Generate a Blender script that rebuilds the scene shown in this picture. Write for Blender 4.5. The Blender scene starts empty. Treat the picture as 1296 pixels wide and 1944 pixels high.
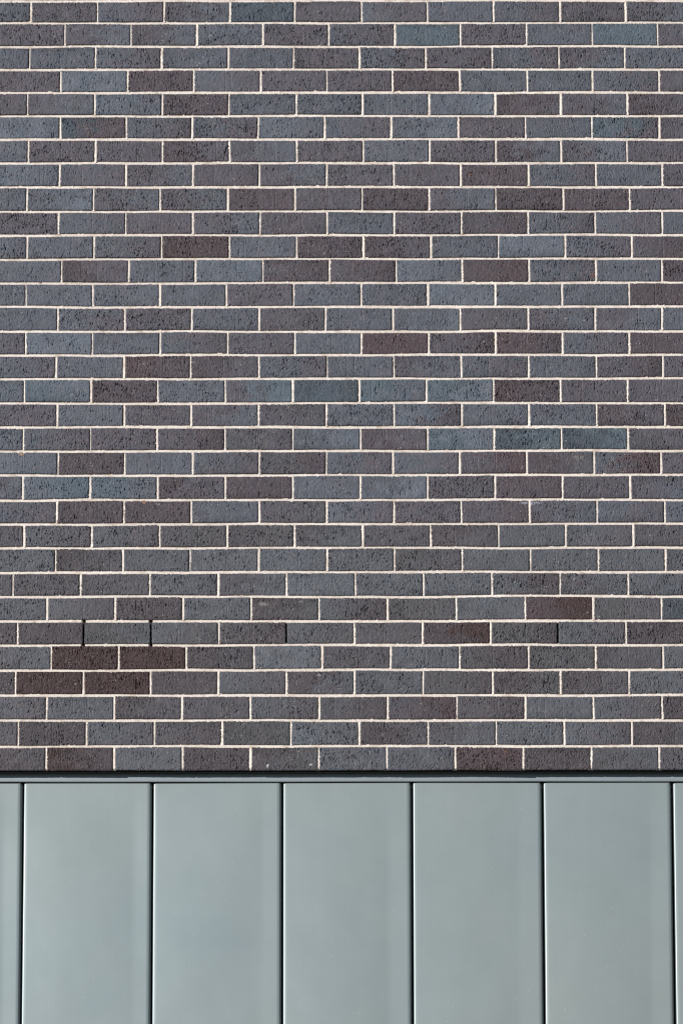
import bpy, math, random
import numpy as np

random.seed(7)
sc = bpy.context.scene
COL = sc.collection
R = math.radians

# ------------------------------------------------------------------ camera
cam_data = bpy.data.cameras.new('camera')
cam = bpy.data.objects.new('camera', cam_data)
COL.objects.link(cam)
cam.location = (0.0, -16.634, 1.6)
cam.rotation_euler = (R(90 + 10.2), 0.0, 0.0)
cam.rotation_euler.rotate_axis('Z', -0.001)
cam_data.sensor_fit = 'HORIZONTAL'
cam_data.sensor_width = 36.0
cam_data.lens = 250.0
cam_data.clip_start = 0.1
cam_data.clip_end = 2000.0
sc.camera = cam

# ------------------------------------------------------------------ light
SUN = np.array([-0.615, -0.755, 0.222])          # towards the sun: from the left, low
SUN = SUN / np.linalg.norm(SUN)
SUN_EL = math.asin(SUN[2])
SUN_AZ = math.atan2(SUN[0], SUN[1])               # clockwise from +Y
world = bpy.data.worlds.new('World')
sc.world = world
world.use_nodes = True
nt = world.node_tree
sky = nt.nodes.new('ShaderNodeTexSky')
sky.sky_type = 'NISHITA'
sky.sun_disc = False
sky.sun_elevation = SUN_EL
sky.sun_rotation = SUN_AZ
sky.dust_density = 0.0
sky.ozone_density = 3.0
bg = nt.nodes['Background']
bg.inputs['Strength'].default_value = 0.05
nt.links.new(sky.outputs[0], bg.inputs['Color'])

sd = bpy.data.lights.new('sun', 'SUN')
sd.energy = 4.6
sd.angle = R(0.5)
sd.color = (1.0, 0.965, 0.915)
sun = bpy.data.objects.new('sun', sd)
COL.objects.link(sun)
sun.location = (-6, -8, 12)
from mathutils import Vector
sun.rotation_euler = Vector(SUN).to_track_quat('Z', 'Y').to_euler()

sc.view_settings.view_transform = 'Standard'
sc.view_settings.look = 'None'
sc.view_settings.exposure = 0.0
sc.view_settings.gamma = 1.0
sc.cycles.filter_width = 1.3

# ------------------------------------------------------------------ measured wall (millimetres)
# heights of the bed joints from the top down, then for every course its ten
# perpends and the tone (left, right) of its eleven bricks
BEDS = [6484.4, 6401.1, 6313.0, 6226.1, 6139.3, 6052.3, 5963.7, 5876.0, 5786.9, 5697.0, 5608.7, 5520.7, 5432.2, 5344.0, 5253.9, 5166.9, 5080.1, 4990.8, 4902.3, 4816.0, 4728.1, 4638.0, 4550.5, 4464.0, 4376.3, 4288.7, 4200.6, 4114.0, 4024.3, 3933.9, 3844.6, 3752.3, 3661.5]
ROWS = [
  ([-1126, -885, -644, -404, -169, 73, 312, 552, 794, 1033], 'Tb pp bp pb TT pp bp bb bp pp pb'),
  ([-1003, -763, -524, -285, -45, 194, 432, 672, 910, 1148], 'pp pb pb bb pp bp tt pp bb tt pb'),
  ([-1129, -891, -651, -410, -173, 66, 306, 546, 788, 1028], 'pb bb bp bb bb pp bp pp bp pb bb'),
  ([-1017, -774, -535, -292, -53, 184, 429, 673, 909, 1151], 'pp ll dd bp pp pp dd bb bb bp pb'),
  ([-1136, -893, -648, -407, -163, 76, 318, 557, 794, 1035], 'pp pb lb dd bb bb bb bl dp pb dp'),
  ([-1016, -777, -540, -301, -61, 180, 422, 665, 906, 1149], 'll Td bp bp lb bp bl pp bb tp pp'),
  ([-1130, -889, -646, -404, -162, 78, 318, 557, 794, 1032], 'bb pp pp dp pb pp bb pp db pb pp'),
  ([-1018, -778, -536, -296, -54, 189, 430, 675, 918, 1158], 'lb bp pb pp pb pp pp dd bp bb pp'),
  ([-1135, -894, -654, -410, -168, 74, 316, 556, 799, 1039], 'bb bl pb pb dd pp dd pb dd dd pp'),
  ([-1020, -777, -536, -293, -52, 189, 432, 673, 914, 1155], 'pp bp pp pb pp bb pp pd bp bp bb'),
  ([-1132, -891, -648, -403, -162, 79, 322, 564, 805, 1044], 'bb bb bp rr bb dd dp bb ll bp pd'),
  ([-1006, -765, -525, -283, -43, 196, 434, 674, 914, 1152], 'bb dp bb ll pd pd lb dr bp bb dp'),
  ([-1134, -894, -653, -413, -172, 70, 310, 552, 792, 1033], 'bb bb bb bb pp bb bb ll bb bb dd'),
  ([-1018, -778, -538, -297, -57, 184, 426, 669, 910, 1150], 'bb bp pp bb pg bb bl pg pb pb bb'),
  ([-1133, -893, -651, -409, -168, 71, 312, 552, 793, 1032], 'bp ll bb bp pp bb rr pd rd bp dd'),
  ([-1022, -780, -541, -296, -52, 187, 428, 670, 912, 1151], 'bp bb rd dp bp bb pb bp bb pd pp'),
  ([-1136, -897, -658, -416, -175, 63, 303, 544, 783, 1024], 'tb tl dd bb pt TT tb tl rd pp pp'),
  ([-1018, -778, -539, -297, -55, 187, 430, 670, 912, 1155], 'pp bb pp pb pg bb lp bb bb dp rd'),
  ([-1137, -898, -659, -417, -175, 67, 307, 545, 786, 1024], 'bb bp pp pd gp bl dp tl Tt Tt gp'),
  ([-1013, -774, -532, -294, -55, 182, 421, 661, 900, 1140], 'lb dd bb bp gd bp bp pr dg br pp'),
  ([-1137, -897, -657, -416, -175, 66, 306, 546, 787, 1029], 'pb lt tb dp dd bb bl pg dd pp pb'),
  ([-1015, -776, -537, -294, -54, 186, 426, 669, 910, 1151], 'bp dd dd bb pg bp pp pd pb bp bb'),
  ([-1131, -890, -649, -408, -168, 74, 316, 558, 798, 1037], 'pp bp bp pg pg pb pp dp bb bp pp'),
  ([-1018, -779, -540, -296, -53, 187, 428, 671, 912, 1152], 'bb dp bb bb lb bb gp bb bb bb bb'),
  ([-1169, -929, -683, -439, -196, 48, 290, 533, 775, 1018], 'pp pp pp bb pb ll bb bb bd pb bb'),
  ([-1047, -805, -564, -322, -81, 162, 406, 651, 892, 1134], 'bb bp dd bb dg bd gg bb rk gp TT'),
  ([-1151, -915, -676, -437, -196, 44, 286, 527, 767, 1008], 'dd dd gb bg gd bg pp dk gd bp dd'),
  ([-1030, -791, -552, -312, -70, 173, 417, 661, 899, 1138], 'pb kk kk dp bl pp bb gd gg pp bb'),
  ([-1155, -915, -678, -438, -196, 44, 288, 533, 774, 1016], 'dd kk kk dd bp db bb gd dg dp bb'),
  ([-1045, -806, -566, -323, -81, 162, 406, 648, 890, 1133], 'bp bb dp pp bp bd pr pd bb bp dp'),
  ([-1144, -903, -663, -423, -180, 61, 304, 545, 785, 1024], 'pp dd bp pd gg lb dp pb bb bp dp'),
  ([-1044, -805, -563, -323, -82, 158, 399, 640, 880, 1120], 'dp kd bb dd dg bb bb rr dd gb pp'),
]

# ------------------------------------------------------------------ materials
def mat(name):
    m = bpy.data.materials.new(name)
    m.use_nodes = True
    return m, m.node_tree, m.node_tree.nodes['Principled BSDF']

def node(t, kind, **kw):
    n = t.nodes.new(kind)
    for k, v in kw.items():
        if k in n.inputs.keys():
            n.inputs[k].default_value = v
        else:
            setattr(n, k, v)
    return n

def noise(t, co, scale, detail=2.0, rough=0.5, mapping=None):
    n = node(t, 'ShaderNodeTexNoise', Scale=scale, Detail=detail, Roughness=rough)
    if mapping:
        mp = node(t, 'ShaderNodeMapping')
        mp.inputs['Scale'].default_value = mapping
        t.links.new(co, mp.inputs['Vector'])
        co = mp.outputs[0]
    t.links.new(co, n.inputs['Vector'])
    return n.outputs['Fac']

def ramp(t, fac, stops):
    r = t.nodes.new('ShaderNodeValToRGB')
    el = r.color_ramp.elements
    while len(el) < len(stops):
        el.new(0.5)
    for e, (p, c) in zip(el, stops):
        e.position = p
        e.color = (*c, 1) if len(c) == 3 else c
    t.links.new(fac, r.inputs['Fac'])
    return r.outputs['Color']

def mul(t, a, b, fac=1.0):
    m = t.nodes.new('ShaderNodeMix')
    m.data_type = 'RGBA'
    m.blend_type = 'MULTIPLY'
    m.inputs['Factor'].default_value = fac
    t.links.new(a, m.inputs['A'])
    t.links.new(b, m.inputs['B'])
    return m.outputs['Result']

# fired clay: the tone of each brick is stored on its points, fine grain on top
m_brick, t, bs = mat('fired_clay')
att = node(t, 'ShaderNodeAttribute', attribute_name='tone')
co = t.nodes.new('ShaderNodeTexCoord').outputs['Object']
g1 = ramp(t, noise(t, co, 520, 3, 0.7), [(0.30, (0.72, 0.72, 0.74)), (0.62, (1.16, 1.16, 1.16))])
c = mul(t, att.outputs['Color'], g1)
t.links.new(c, bs.inputs['Base Color'])
bs.inputs['Roughness'].default_value = 0.62
bs.inputs['Specular IOR Level'].default_value = 0.45
bp = node(t, 'ShaderNodeBump', Strength=0.5, Distance=0.0006)
t.links.new(noise(t, co, 420, 3, 0.7), bp.inputs['Height'])
t.links.new(bp.outputs[0], bs.inputs['Normal'])

# off-white lime mortar with sandy stains
m_mortar, t, bs = mat('lime_mortar')
co = t.nodes.new('ShaderNodeTexCoord').outputs['Object']
a = ramp(t, noise(t, co, 3.0, 5, 0.6), [(0.3, (0.66, 0.59, 0.54)), (0.7, (0.84, 0.775, 0.725))])
b = ramp(t, noise(t, co, 260, 3, 0.7), [(0.28, (0.66, 0.60, 0.52)), (0.5, (1, 1, 1))])
c = mul(t, a, b, 0.9)
c = mul(t, c, ramp(t, noise(t, co, 26, 4, 0.6), [(0.32, (0.76, 0.71, 0.67)), (0.50, (1, 1, 1))]))
att = node(t, 'ShaderNodeAttribute', attribute_name='tone')
c = mul(t, c, att.outputs['Color'])
t.links.new(c, bs.inputs['Base Color'])
bs.inputs['Roughness'].default_value = 0.95
bs.inputs['Specular IOR Level'].default_value = 0.2
bp = node(t, 'ShaderNodeBump', Strength=0.6, Distance=0.0008)
t.links.new(noise(t, co, 380, 3, 0.7), bp.inputs['Height'])
t.links.new(bp.outputs[0], bs.inputs['Normal'])

# painted sheet metal, grey green, satin
def metal(name, col, rough=0.42, coat=0.0):
    m, t, bs = mat(name)
    co = t.nodes.new('ShaderNodeTexCoord').outputs['Object']
    a = ramp(t, noise(t, co, 2.2, 4, 0.6), [(0.3, tuple(x * 0.965 for x in col)), (0.7, tuple(x * 1.03 for x in col))])
    # dry rain streaks, barely there
    b = ramp(t, noise(t, co, 1.0, 4, 0.7, (60, 60, 1.2)), [(0.35, (0.988, 0.988, 0.988)), (0.7, (1.008, 1.008, 1.008))])
    c = mul(t, a, b)
    c = mul(t, c, ramp(t, noise(t, co, 0.9, 3, 0.5), [(0.35, (0.965, 0.995, 1.03)), (0.65, (1.02, 1.0, 0.985))]))
    # little flecks of mortar dust
    sp = ramp(t, noise(t, co, 150, 1.0, 0.3, (1, 1, 0.7)), [(0.775, (0, 0, 0)), (0.80, (1, 1, 1))])
    mx = t.nodes.new('ShaderNodeMix')
    mx.data_type = 'RGBA'
    mx.inputs['B'].default_value = (0.62, 0.64, 0.63, 1)
    mu = node(t, 'ShaderNodeMath', operation='MULTIPLY')
    mu.inputs[1].default_value = 0.55
    t.links.new(sp, mu.inputs[0])
    t.links.new(mu.outputs[0], mx.inputs['Factor'])
    t.links.new(c, mx.inputs['A'])
    t.links.new(mx.outputs['Result'], bs.inputs['Base Color'])
    bs.inputs['Metallic'].default_value = 0.5
    rr = t.nodes.new('ShaderNodeMapRange')
    rr.inputs['To Min'].default_value = rough - 0.04
    rr.inputs['To Max'].default_value = rough + 0.05
    t.links.new(noise(t, co, 9, 4, 0.6), rr.inputs['Value'])
    t.links.new(rr.outputs[0], bs.inputs['Roughness'])
    return m

PANEL_COL = (0.336, 0.390, 0.398)
m_metal = metal('grey_green_painted_metal', PANEL_COL)
m_flash = metal('painted_flashing', (0.35, 0.405, 0.445))
m_black, t, bs = mat('steel_and_shade_black')  # black lintel steel, also the painted-in shade of soffit and open gaps
co = t.nodes.new('ShaderNodeTexCoord').outputs['Object']
t.links.new(ramp(t, noise(t, co, 14, 4, 0.6), [(0.3, (0.010, 0.009, 0.008)), (0.75, (0.022, 0.018, 0.014))]), bs.inputs['Base Color'])
bs.inputs['Roughness'].default_value = 0.8
m_paving, t, bs = mat('asphalt_paving')
co = t.nodes.new('ShaderNodeTexCoord').outputs['Object']
a = ramp(t, noise(t, co, 0.8, 6, 0.65), [(0.3, (0.045, 0.046, 0.05)), (0.7, (0.075, 0.076, 0.08))])
b = ramp(t, noise(t, co, 90, 3, 0.7), [(0.3, (0.8, 0.8, 0.8)), (0.6, (1, 1, 1))])
t.links.new(mul(t, a, b), bs.inputs['Base Color'])
bs.inputs['Roughness'].default_value = 0.9

# ------------------------------------------------------------------ mesh helpers
def lin(r, g, b):
    def f(u):
        u /= 255.0
        return u / 12.92 if u <= 0.04045 else ((u + 0.055) / 1.055) ** 2.4
    return np.array([f(r), f(g), f(b)])

def hash2(ix, iz, seed):
    h = (ix.astype(np.int64) * 374761393 + iz.astype(np.int64) * 668265263 + seed * 2147483647) & 0xFFFFFFFF
    h = ((h ^ (h >> 13)) * 1274126177) & 0xFFFFFFFF
    h = ((h ^ (h >> 16)) * 2246822519) & 0xFFFFFFFF
    return ((h ^ (h >> 15)) & 0xFFFFFF) / float(0xFFFFFF)

def vn(x, z, seed=0):
    ix = np.floor(x); iz = np.floor(z)
    fx = x - ix; fz = z - iz
    fx = fx * fx * (3 - 2 * fx); fz = fz * fz * (3 - 2 * fz)
    a = hash2(ix, iz, seed); b = hash2(ix + 1, iz, seed)
    c = hash2(ix, iz + 1, seed); d = hash2(ix + 1, iz + 1, seed)
    return (a * (1 - fx) + b * fx) * (1 - fz) + (c * (1 - fx) + d * fx) * fz

def sstep(a, b, x):
    t = np.clip((x - a) / (b - a), 0, 1)
    return t * t * (3 - 2 * t)

# small marks on the wall: x, z, radius x, radius z (mm), colour, strength
MARKS = [
    (-1142, 4804, 9, 4, (0.45, 0.25, 0.13), 0.9),
    (-703, 4630, 7, 6, (0.3, 0.17, 0.08), 0.9),
    (-1083, 5433, 6, 3, (0.12, 0.08, 0.05), 0.9),
    (-277, 4261, 22, 7, (0.42, 0.41, 0.39), 0.33),
    (843, 4791, 20, 10, (0.42, 0.41, 0.39), 0.27),
    (673, 4625, 45, 6, (0.33, 0.33, 0.4), 0.8),
    (667, 4587, 3, 28, (0.33, 0.33, 0.4), 0.7),
    (-468, 5063, 8, 4, (0.42, 0.41, 0.39), 0.36),
    (-654, 4622, 8, 4, (0.42, 0.41, 0.39), 0.42),
    (-81, 4005, 7, 5, (0.42, 0.41, 0.39), 0.48),
    (1004, 5723, 6, 5, (0.22, 0.08, 0.04), 0.7),
    (903, 5458, 5, 12, (0.18, 0.07, 0.04), 0.7),
    (467, 5833, 6, 7, (0.2, 0.09, 0.05), 0.8),
    (580, 3730, 8, 10, (0.2, 0.06, 0.04), 0.5),
    (-420, 4850, 10, 4, (0.42, 0.41, 0.39), 0.30),
    (-153, 3737, 8, 6, (0.42, 0.41, 0.39), 0.36),
    (-261, 3680, 4, 7, (0.6, 0.58, 0.54), 0.9),
    (-109, 3686, 6, 5, (0.6, 0.58, 0.54), 0.8),
    (1094, 5472, 4, 5, (0.42, 0.41, 0.39), 0.30),
    (-81, 4221, 4, 5, (0.42, 0.41, 0.39), 0.30),
    (-143, 4270, 5, 4, (0.42, 0.41, 0.39), 0.30),
    (828, 4349, 5, 14, (0.42, 0.41, 0.39), 0.30),
]
def marks(X, Z, C, seed):
    for (mx_, mz_, ra, rb, col, k) in MARKS:
        if abs(Z.mean() - mz_) > 80 + rb or X.min() > mx_ + 2 * ra or X.max() < mx_ - 2 * ra:
            continue
        q = np.sqrt(((X - mx_) / ra) ** 2 + ((Z - mz_) / rb) ** 2) + 1.1 * (vn(X / 2.6, Z / 2.6, 77) - .5) + .6 * (vn(X / 6, Z / 6, 78) - .5)
        f = (k * (1 - sstep(.45, 1.0, q)))[..., None]
        C = C * (1 - f) + np.array(col) * f
    return C

def wave(X, zbed):
    # no course is ruler straight
    s = np.full_like(np.asarray(X, float), round(zbed) * 0.37)
    amp = 0.0 if zbed < 3700 else 1.0
    return amp * (3.4 * (vn(X / 290., s, 71) - .5) + 1.5 * (vn(X / 110., s, 72) - .5))

class Grids:
    """collects height-field patches; everything in millimetres, built as one mesh"""
    def __init__(self):
        self.v = []; self.f = []; self.c = []; self.m = []; self.n = 0
    def add(self, X, Y, Z, C, mi):
        h, w = X.shape
        self.v.append(np.stack([X, Y, Z], -1).reshape(-1, 3) / 1000.0)
        i = np.arange(h * w).reshape(h, w) + self.n
        q = np.stack([i[:-1, :-1], i[:-1, 1:], i[1:, 1:], i[1:, :-1]], -1).reshape(-1, 4)
        self.f.append(q)
        self.m.append(np.full(len(q), mi, np.int32))
        if C is None:
            C = np.ones((h, w, 3))
        self.c.append(C.reshape(-1, 3))
        self.n += h * w
    def build(self, name, mats, parent=None):
        v = np.concatenate(self.v); f = np.concatenate(self.f)
        me = bpy.data.meshes.new(name)
        me.vertices.add(len(v)); me.vertices.foreach_set('co', v.astype(np.float32).ravel())
        me.loops.add(f.size); me.loops.foreach_set('vertex_index', f.astype(np.int32).ravel())
        me.polygons.add(len(f))
        me.polygons.foreach_set('loop_start', np.arange(0, f.size, 4, dtype=np.int32))
        me.polygons.foreach_set('material_index', np.concatenate(self.m))
        me.polygons.foreach_set('use_smooth', np.ones(len(f), bool))
        me.update(calc_edges=True)
        at = me.color_attributes.new('tone', 'FLOAT_COLOR', 'POINT')
        c = np.concatenate(self.c)
        at.data.foreach_set('color', np.concatenate([c, np.ones((len(c), 1))], 1).astype(np.float32).ravel())
        for m in mats:
            me.materials.append(m)
        o = bpy.data.objects.new(name, me)
        COL.objects.link(o)
        o.parent = parent
        return o

def empty(name, loc, label, cat):
    o = bpy.data.objects.new(name, None)
    COL.objects.link(o)
    o.location = loc
    o['label'] = label
    o['category'] = cat
    return o

def pymesh(name, verts, faces, m, parent=None, smooth=False):
    me = bpy.data.meshes.new(name)
    me.from_pydata(verts, [], faces)
    me.materials.append(m)
    if smooth:
        me.polygons.foreach_set('use_smooth', [True] * len(me.polygons))
    me.update()
    o = bpy.data.objects.new(name, me)
    COL.objects.link(o)
    o.parent = parent
    return o

def boxes(name, bs_, m, parent=None):
    V = []; F = []
    for x0, x1, y0, y1, z0, z1 in bs_:
        n = len(V)
        V += [(x, y, z) for z in (z0, z1) for y in (y0, y1) for x in (x0, x1)]
        F += [(n, n+2, n+3, n+1), (n+4, n+5, n+7, n+6), (n, n+1, n+5, n+4),
              (n+2, n+6, n+7, n+3), (n, n+4, n+6, n+2), (n+1, n+3, n+7, n+5)]
    return pymesh(name, V, F, m, parent)

# ------------------------------------------------------------------ brickwork
TONE = {'b': lin(93.5, 97.5, 109.5), 'l': lin(103, 110.5, 123.5), 'p': lin(91.5, 87.5, 98), 'd': lin(82.5, 74, 82.5),
        'k': lin(66, 45.5, 47.5), 'r': lin(82, 68, 74), 't': lin(89, 103, 115.5), 'T': lin(74, 84.5, 97),
        'g': lin(88, 87, 94.5)}
BR_GAIN = 0.735
HB, HP = 5.0, 3.5          # half a bed joint, half a perpend
G = Grids()
X0, X1 = -3400.0, 3400.0
XF, ZF = 1290.0, 6496.0      # inside these the faces are meshed finely

def brick(x0, x1, z0, z1, zb, zt, tones, idx):
    L = x1 - x0; H = z1 - z0
    fine = x1 > -XF and x0 < XF and z0 < ZF
    dx, dz = (1.4, 1.9) if fine else (16.0, 9.5)
    nx = max(3, int(L / dx)); nz = max(3, int(H / dz))
    rs = np.random.RandomState(idx * 7 + 3)
    u = np.linspace(0, 1, nx + 1); w = np.linspace(0, 1, nz + 1)
    if not fine:
        pass
    U, W = np.meshgrid(u, w)
    ox, oz = rs.uniform(0, 5000, 2)
    a = U * L; b = W * H
    # outline: slightly out of square, with ragged arrises
    tilt = rs.normal(0, 0.65); lean = rs.normal(0, 0.4)
    eT, eB = [0.9 * (vn(ox + a / 22., oz + 0 * a + k, idx) - .5) + 0.9 * (vn(ox + a / 5., oz + 0 * a + k, idx) - .5) for k in (3, 9)]
    eL, eR = [0.9 * (vn(oz + b / 16., ox + 0 * b + k, idx) - .5) + 0.9 * (vn(oz + b / 4.5, ox + 0 * b + k, idx) - .5) for k in (5, 11)]
    X = x0 + a + eL * (1 - U) + eR * U + lean * (W - .5) * 2
    Z = z0 + b + eB * (1 - W) + eT * W + tilt * (U - .5) * 2 + wave(X, zb) * (1 - W) + wave(X, zt) * W
    # face relief
    h = rs.normal(0.2, 0.6) + rs.normal(0, 0.5) * (U - .5) * 2 + rs.normal(0, 0.2) * (W - .5) * 2
    h = h + 0.9 * (vn(ox + a / 45., oz + b / 30., 1) - .5)
    spec = np.zeros_like(a)
    if fine:
        h = h + 0.75 * (vn(ox + a / 7., oz + b / 9., 2) - .5)
        rough = rs.uniform(0.65, 1.35); pd = rs.uniform(-.02, .06)
        sh = rs.uniform(-0.5, 0.5)
        h = h + rough * 0.82 * (vn(ox + (a + sh * b) / 3.0, oz + b / 4.6, 3) - .5)
        h = h + rough * 0.50 * (vn(ox + a / 1.9, oz + b / 2.3, 4) - .5)
        # pits dragged out by the wire cut, taller than wide
        w1 = 3.0 * (vn(ox + a / 11., oz + b / 11., 61) - .5)
        w2 = 3.0 * (vn(ox + a / 11., oz + b / 11., 62) - .5)
        den = vn(ox + a / 38., oz + b / 24., 8)
        p1 = vn(ox + (a + w1 + sh * .4 * b) / 3.2, oz + (b + w2) / 5.2, 5)
        p2 = vn(ox + (a + w1) / 2.3, oz + b / 3.0, 6)
        p3 = vn(ox + (a + .3 * w1) / 4.4, oz + b / 15.0, 7)
        p4 = vn(ox + (a + 2 * w1) / 6.5, oz + (b + w2) / 7.0, 9)
        th = 0.91 - 0.17 * den + pd
        pit = 5.0 * sstep(th, th + .08, p1) + 3.2 * sstep(th - .02, th + .08, p2) + 4.4 * sstep(.90, .94, p3) + 4.5 * sstep(.93, .97, p4)
        p1s = vn(ox + (a - 2.6 + w1 + sh * .4 * b) / 3.2, oz + (b + w2) / 5.2, 5)
        h = h + 0.9 * sstep(th, th + .08, p1s)
        h = h - rough * pit
        # hard straight drag lines
        for _ in range(rs.choice([0, 1, 1, 2, 3])):
            xc = rs.uniform(.15, .85) * L; ln = rs.uniform(.6, 2.4); cz = rs.uniform(0.2, .8)
            h = h - rs.uniform(.7, 2.2) * np.exp(-((a - xc) / 0.95) ** 2) * (np.abs(W - cz) < ln / 2)
    d = np.minimum(np.minimum(a, L - a), np.minimum(b, H - b))
    nn = 0.8 + 1.2 * vn(ox + a / 6., oz + b / 6., 12)
    h = h - 1.5 * (1 - sstep(0, 2.2 * nn, d)) - (2.4 * sstep(.80, .95, vn(ox + a / 7., oz + b / 7., 13)) * (1 - sstep(1, 6, d)) if fine else 0)
    # tone: left and right ends differ and run into one another
    n1 = vn(ox + (a + .8 * b) / 48., oz + (b - .4 * a) / 26., 21); n2 = vn(ox + (a - .5 * b) / 17., oz + (b + .3 * a) / 13., 22); n3 = vn(ox + a / 4., oz + b / 5., 23)
    k = sstep(rs.uniform(-.1, .35), rs.uniform(.75, 1.1), U + .55 * (n1 - .5) + .40 * (n2 - .5))[..., None]
    A, B = TONE[tones[0]], TONE[tones[1]]
    C = A * (1 - k) + B * k
    val = rs.normal(1.0, 0.035) * (1 + 0.24 * (n1 - .5) + 0.16 * (n2 - .5) + 0.20 * (n3 - .5))
    hue = (vn(ox + a / 30., oz + b / 18., 24) - .5) + .5 * (n2 - .5)
    C = C * val[..., None] * (1 + hue[..., None] * np.array([0.11, 0.0, -0.05]))
    if rs.rand() < 0.40:                       # flashed, darker end or edge
        e = [U, 1 - U, W, 1 - W][rs.randint(4)]
        C = C * (1 - 0.24 * sstep(.66, 1.0, e + .25 * (n1 - .5)))[..., None]
    if fine:                                   # pale grit and mortar dust on the lower edge
        s = sstep(.86, .93, vn(ox + a / 2.2, oz + b / 2.6, 31))
        s = np.maximum(s, 0.55 * sstep(.55, .9, vn(ox + a / 5., oz + b / 2.5, 32)) * (1 - sstep(0., 3.2, b)))
        s = s * (0.32 + 0.5 * (vn(ox + a / 40., oz + b / 30., 33) > .83))
        C = C * (1 - s[..., None]) + lin(205, 198, 190) * s[..., None]
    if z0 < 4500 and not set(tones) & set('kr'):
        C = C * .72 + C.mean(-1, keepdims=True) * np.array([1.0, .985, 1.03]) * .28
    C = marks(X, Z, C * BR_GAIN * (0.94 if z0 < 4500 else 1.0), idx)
    Y = -h
    # returns running back into the joint
    def ring(M):
        return np.pad(M, 1, mode='edge')
    X, Y, Z = ring(X), ring(Y), ring(Z)
    C = np.pad(C, ((1, 1), (1, 1), (0, 0)), mode='edge')
    Y[0, :] = Y[-1, :] = Y[:, 0] = Y[:, -1] = 16.0
    G.add(X, Y, Z, C, 0)

OPEN = {(26, 1): 3.3, (26, 2): 3.1, (26, 4): 3.1, (26, 8): 3.0}   # perpends left open

def perpend(x, z0, z1, idx, key):
    fine = abs(x) < XF and z0 < ZF
    hw = 8.0
    nx, nz = (14, int((z1 - z0) / 2.0)) if fine else (4, 8)
    s, b = np.meshgrid(np.linspace(-hw, hw, nx + 1), np.linspace(0, 1, nz + 1))
    lo = -4.2 if key[0] == 31 else 5
    lo = -4.2 if key[0] == 31 else -2.0
    Z = z0 - lo + b * (z1 - z0 - 4.2 + lo)
    rs = np.random.RandomState(idx + 999)
    rec = rs.uniform(1.0, 3.6)
    h = -rec - 0.95 * (s < .8) * np.abs(s - .8) * rs.uniform(.5, 1.6) + 0.35 * s * (s > 0) * .35
    if fine:
        h = h + 1.1 * (vn(s / 3. + idx, Z / 7., 41) - .5) + 0.8 * (vn(s / 1.6 + idx, Z / 2.4, 42) - .5)
        h = h + 1.9 * sstep(.72, .95, vn(s / 4. + idx, Z / 6., 43)) * (np.abs(s) > 2.2)
    h = np.minimum(h, 0.9)
    h = h - 6.0 * sstep(6.3, hw, np.abs(s))
    if key in OPEN:
        h = h - 40.0
        s = s * 0.6
    if key[0] == 31:
        h = h - 9.0 * (1 - sstep(z0 + 4, z0 + 12, Z))
    G.add(x + s, -h, Z, None, 1)

def bed(zc, idx, gaps=()):
    hw = 9.0
    for x0, x1, fine in ((X0, -XF, 0), (-XF, XF, zc < ZF + 20), (XF, X1, 0)):
        nx, nz = (int((x1 - x0) / 2.2), 13) if fine else (int((x1 - x0) / 30), 6)
        s, X = np.meshgrid(np.linspace(-hw, hw, nz + 1), np.linspace(x0, x1, nx + 1), indexing='ij')
        rec = 2.4 + 1.8 * (vn(X / 300., np.full_like(X, idx), 50) - .5)
        h = -rec * 0.7 - 0.28 * (np.clip(s, -3.6, 6.5) + 3.6) - (0.3 + 1.5 * random.Random(idx * 5 + 1).random()) * np.clip(s - 1.2 + 1.5 * (vn(X / 60., np.full_like(X, idx), 58) - .5), 0, 3)            # weather struck: deeper at the top
        if fine:
            h = h + 1.3 * (vn(X / 16., s / 4. + idx * 9, 51) - .5) + 0.9 * (vn(X / 4.5, s / 2.5 + idx * 9, 52) - .5)
            h = h + 0.5 * (vn(X / 2.3, s / 1.8 + idx * 9, 55) - .5)
            h = h + 2.2 * sstep(.74, .97, vn(X / 9., s / 5. + idx * 9, 53)) * (s < -2.5)
            h = h + 6.5 * sstep(.86, .98, vn(X / 8., s / 5. + idx * 9, 54)) * (s > 2.5)
        h = np.minimum(h, 0.9)
        h = h - 6.0 * sstep(6.5, hw, np.abs(s))
        wob = 0.9 * (vn(X / 90., np.full_like(X, idx), 56) - .5)
        for gx in gaps:                                   # the bed has fallen out beside an open perpend
            h = h - 30 * (1 - sstep(5.0, 7.0, np.abs(X - gx)))
        wob = wob + wave(X, zc)
        G.add(X, -h, zc + s + wob, marks(X, zc + s, np.ones(X.shape + (3,)), 1), 1)

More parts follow.
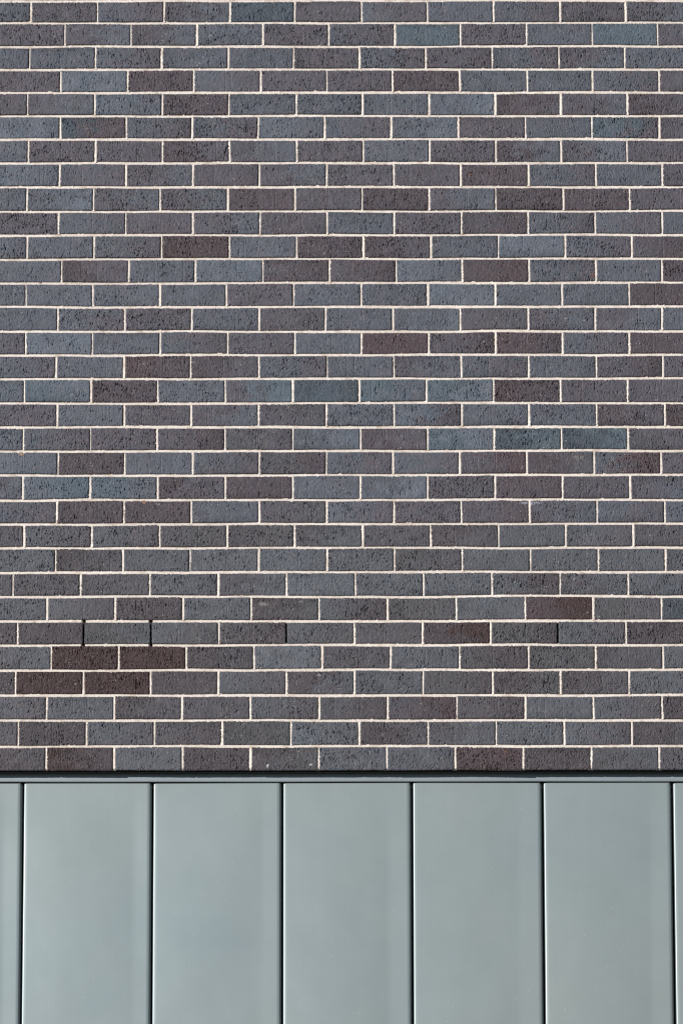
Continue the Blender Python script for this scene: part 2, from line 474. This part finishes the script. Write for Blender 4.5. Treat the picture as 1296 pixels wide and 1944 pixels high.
# courses: the measured ones, then a few more above the view
courses = [(BEDS[i + 1], BEDS[i], list(r[0]), r[1].split()) for i, r in enumerate(ROWS)]
z = BEDS[0]
for k in range(9):
    src = ROWS[k * 3 % 32]
    base = ROWS[1 - k % 2][0]
    courses.append((z, z + 86.5, [v + random.randint(-3, 3) for v in base], src[1].split()))
    z += 86.5
TOPZ = z
idx = 0
for ci, (zb, zt, js, tn) in enumerate(courses):
    js = list(js)
    n_left = 0
    while js[0] > X0:
        js.insert(0, js[0] - 240 - random.randint(-2, 2)); n_left += 1
    while js[-1] < X1:
        js.append(js[-1] + 240 + random.randint(-2, 2))
    first = n_left - 1          # index of the gap that starts left of the first measured perpend
    for j in range(len(js) - 1):
        idx += 1
        m = j - first
        if 0 <= m < 11:
            tone = tn[m]
        else:
            tone = random.choice('pp pb bb bp dd pd bb lb pp tb'.split())
        if tone == 'r' or len(tone) < 2:
            tone = tone * 2
        jw = HP + random.uniform(-.9, .7)
        key0, key1 = (ci, m - 1), (ci, m)
        w0 = OPEN[key0] if key0 in OPEN else HP + random.uniform(-1.1, 1.0)
        w1 = OPEN[key1] if key1 in OPEN else HP + random.uniform(-1.1, 1.0)
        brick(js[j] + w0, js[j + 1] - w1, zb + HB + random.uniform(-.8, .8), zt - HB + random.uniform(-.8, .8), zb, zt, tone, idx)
        perpend(js[j], zb, zt, idx, key0)
    if ci != 31:
        gaps = ()
        if ci == 26: gaps = [js[first + 2] - 1, js[first + 3]]      # under the two open perpends
        if ci == 25:
            nx_ = ROWS[26][0]; gaps = [nx_[1] + 1, nx_[2] - 1]
        bed(zb, ci + 1, gaps)
wall = empty('brick_wall', (0, 0, 3.66), 'dark grey-purple brick wall in stretcher bond with cream mortar joints, above the metal panels', 'brick wall')
WB = BEDS[-1] / 1000.0
bw = G.build('brickwork', [m_brick, m_mortar], wall)
bw.location = (0, 0, -3.66)
# the solid of the wall behind the faces, coloured black for the shade inside open joints
core = boxes('wall_core', [(X0 / 1000, X1 / 1000, 0.035, 0.068, WB + 0.012, TOPZ / 1000), (X0 / 1000, X1 / 1000, 0.072, 0.30, 3.668, TOPZ / 1000), (X0 / 1000, X1 / 1000, 0.112, 0.29, 0.0, 3.667)], m_black, wall)
core.location = (0, 0, -3.66)
lint = boxes('steel_lintel', [(X0 / 1000, X1 / 1000, 0.022, 0.0645, WB + 0.0005, WB + 0.010)], m_black, wall)  # plate under the bricks; its black also paints in the soffit's shade
lint.location = (0, 0, -3.66)

# ------------------------------------------------------------------ metal cladding under the brickwork
PY = 0.070                       # plane of the panels, set back from the brick face
clad = empty('metal_cladding', (0, PY, 0), 'smooth grey-green metal cladding of tall panels with dark open joints, below the bricks', 'cladding')

FB, FT = 3.6328, 3.674           # head flashing, bottom and top
def flashing():
    xs = np.linspace(X0 / 1000, X1 / 1000, 241)
    prof = [(0.004, FT), (-0.004, FT - .002), (-0.005, FT - .006), (-0.005, FB + .0035), (-0.0044, FB + .001), (-0.003, FB), (0.006, FB)]
    V = []; F = []
    for i, x in enumerate(xs):
        w = 0.0007 * math.sin(x * 3.1) + 0.0004 * math.sin(x * 9.7 + 1)
        for y, z in prof:
            V.append((x, y + w, z + (w * .6 if z < FB + .01 else 0)))
    n = len(prof)
    for i in range(len(xs) - 1):
        for k in range(n - 1):
            a = i * n + k
            F.append((a, a + n, a + n + 1, a + 1))
    return pymesh('head_flashing', V, F, m_flash, clad, True)
flashing()

def panel(xl, xr, seed):
    """one folded sheet: bright rolled left edge, chamfered right edge, gently buckled face"""
    rs = np.random.RandomState(seed)
    GAP = 0.0075
    KR = 0.845 + rs.uniform(-.03, .02)
    a1, b1, c1 = rs.uniform(.018, .034), rs.uniform(.026, .044), rs.uniform(-.014, -.002)
    # cross-section from the left return, round the bend, over the face, to the right return
    sec = [(0.0, 0.034), (0.0, 0.004)]
    for k in range(1, 6):
        an = R(90 * k / 6)
        sec.append((0.0042 - 0.0042 * math.cos(an), 0.0042 - 0.0042 * math.sin(an)))
    NL = len(sec)
    W = xr - xl - GAP
    face = [0.0042 + (W - 0.0042 - 0.0070) * t for t in np.linspace(0, 1, 45)]
    sec += [(f, 0.0) for f in face]
    sec += [(W - 0.0060, 0.0006), (W - 0.0052, 0.0022), (W - 0.0008, 0.0135), (W, 0.017), (W, 0.034)]
    ztop = 3.6290 + rs.uniform(-.0007, .0004)
    zslope = rs.uniform(-.0016, .0016)
    zs = [0.04] + list(np.linspace(0.2, 2.5, 12)) + list(np.linspace(2.56, 3.60, 53)) + [3.612, 3.621, 3.626, 3.6275, 3.6284, 3.6290]
    ph = rs.uniform(0, 6.28, 6)
    V = []
    for z in zs:
        for (sx, sy) in sec:
            u = sx / W
            buck = 0.0
            if 0.0 < sy + 1e-9 and sy < 1e-9:
                # slope of the face across the sheet: bellies out, then a crease over the stiffener
                kk = KR
                def belly(q):
                    q = min(max(q, 0), 1)
                    if q < kk:
                        return a1 * (q - q * q / kk * 0.5) - b1 * q * q / kk * .5
                    return a1 * kk * .5 - b1 * kk * .5 - (q - kk) * c1
                e1 = belly(1.0)
                buck = W * (belly(u) - e1 * u) * (0.75 + 0.3 * math.sin(1.9 * z + ph[0]))
                buck += 0.0007 * math.sin(math.pi * u) * math.sin(4.1 * z + ph[1] + 2.0 * u) + 0.0002 * math.sin(math.pi * u) * math.sin(9.3 * z + ph[2] - 5 * u)
                # the head of the sheet is held flat
                buck *= min(1.0, 0.15 + max(0.0, (ztop - z)) / 0.25)
            zz = z
            if z > 3.60:
                zz = z - 3.6290 + ztop + zslope * (u - .5)
                # rounded top left corner
                if u < 0.012 and z > 3.6255:
                    zz -= 0.003 * (z - 3.6255) / .0035 * (1 - u / .012)
            y = sy - buck
            if z >= 3.6284:
                y += 0.0008 if z < 3.629 else 0.0026
            V.append((xl + sx, y, zz))
    n = len(sec)
    F = []
    for i in range(len(zs) - 1):
        for k in range(n - 1):
            a = i * n + k
            F.append((a, a + 1, a + n + 1, a + n))
    return pymesh('cladding_panel', V, F, m_metal, clad, True)

LE = [-1.1243, -0.6658, -0.2062, 0.2528, 0.7153, 1.1740]
xs = list(LE)
while xs[0] > -3.2:
    xs.insert(0, xs[0] - 0.4600)
while xs[-1] < 3.2:
    xs.append(xs[-1] + 0.4600)
for i in range(len(xs) - 1):
    panel(xs[i], xs[i + 1], 40 + i)

# ------------------------------------------------------------------ ground in front of the wall
pv = pymesh('pavement', [(-400, -800, 0), (400, -800, 0), (400, 60, 0), (-400, 60, 0)], [(0, 1, 2, 3)], m_paving)
pv['kind'] = 'structure'
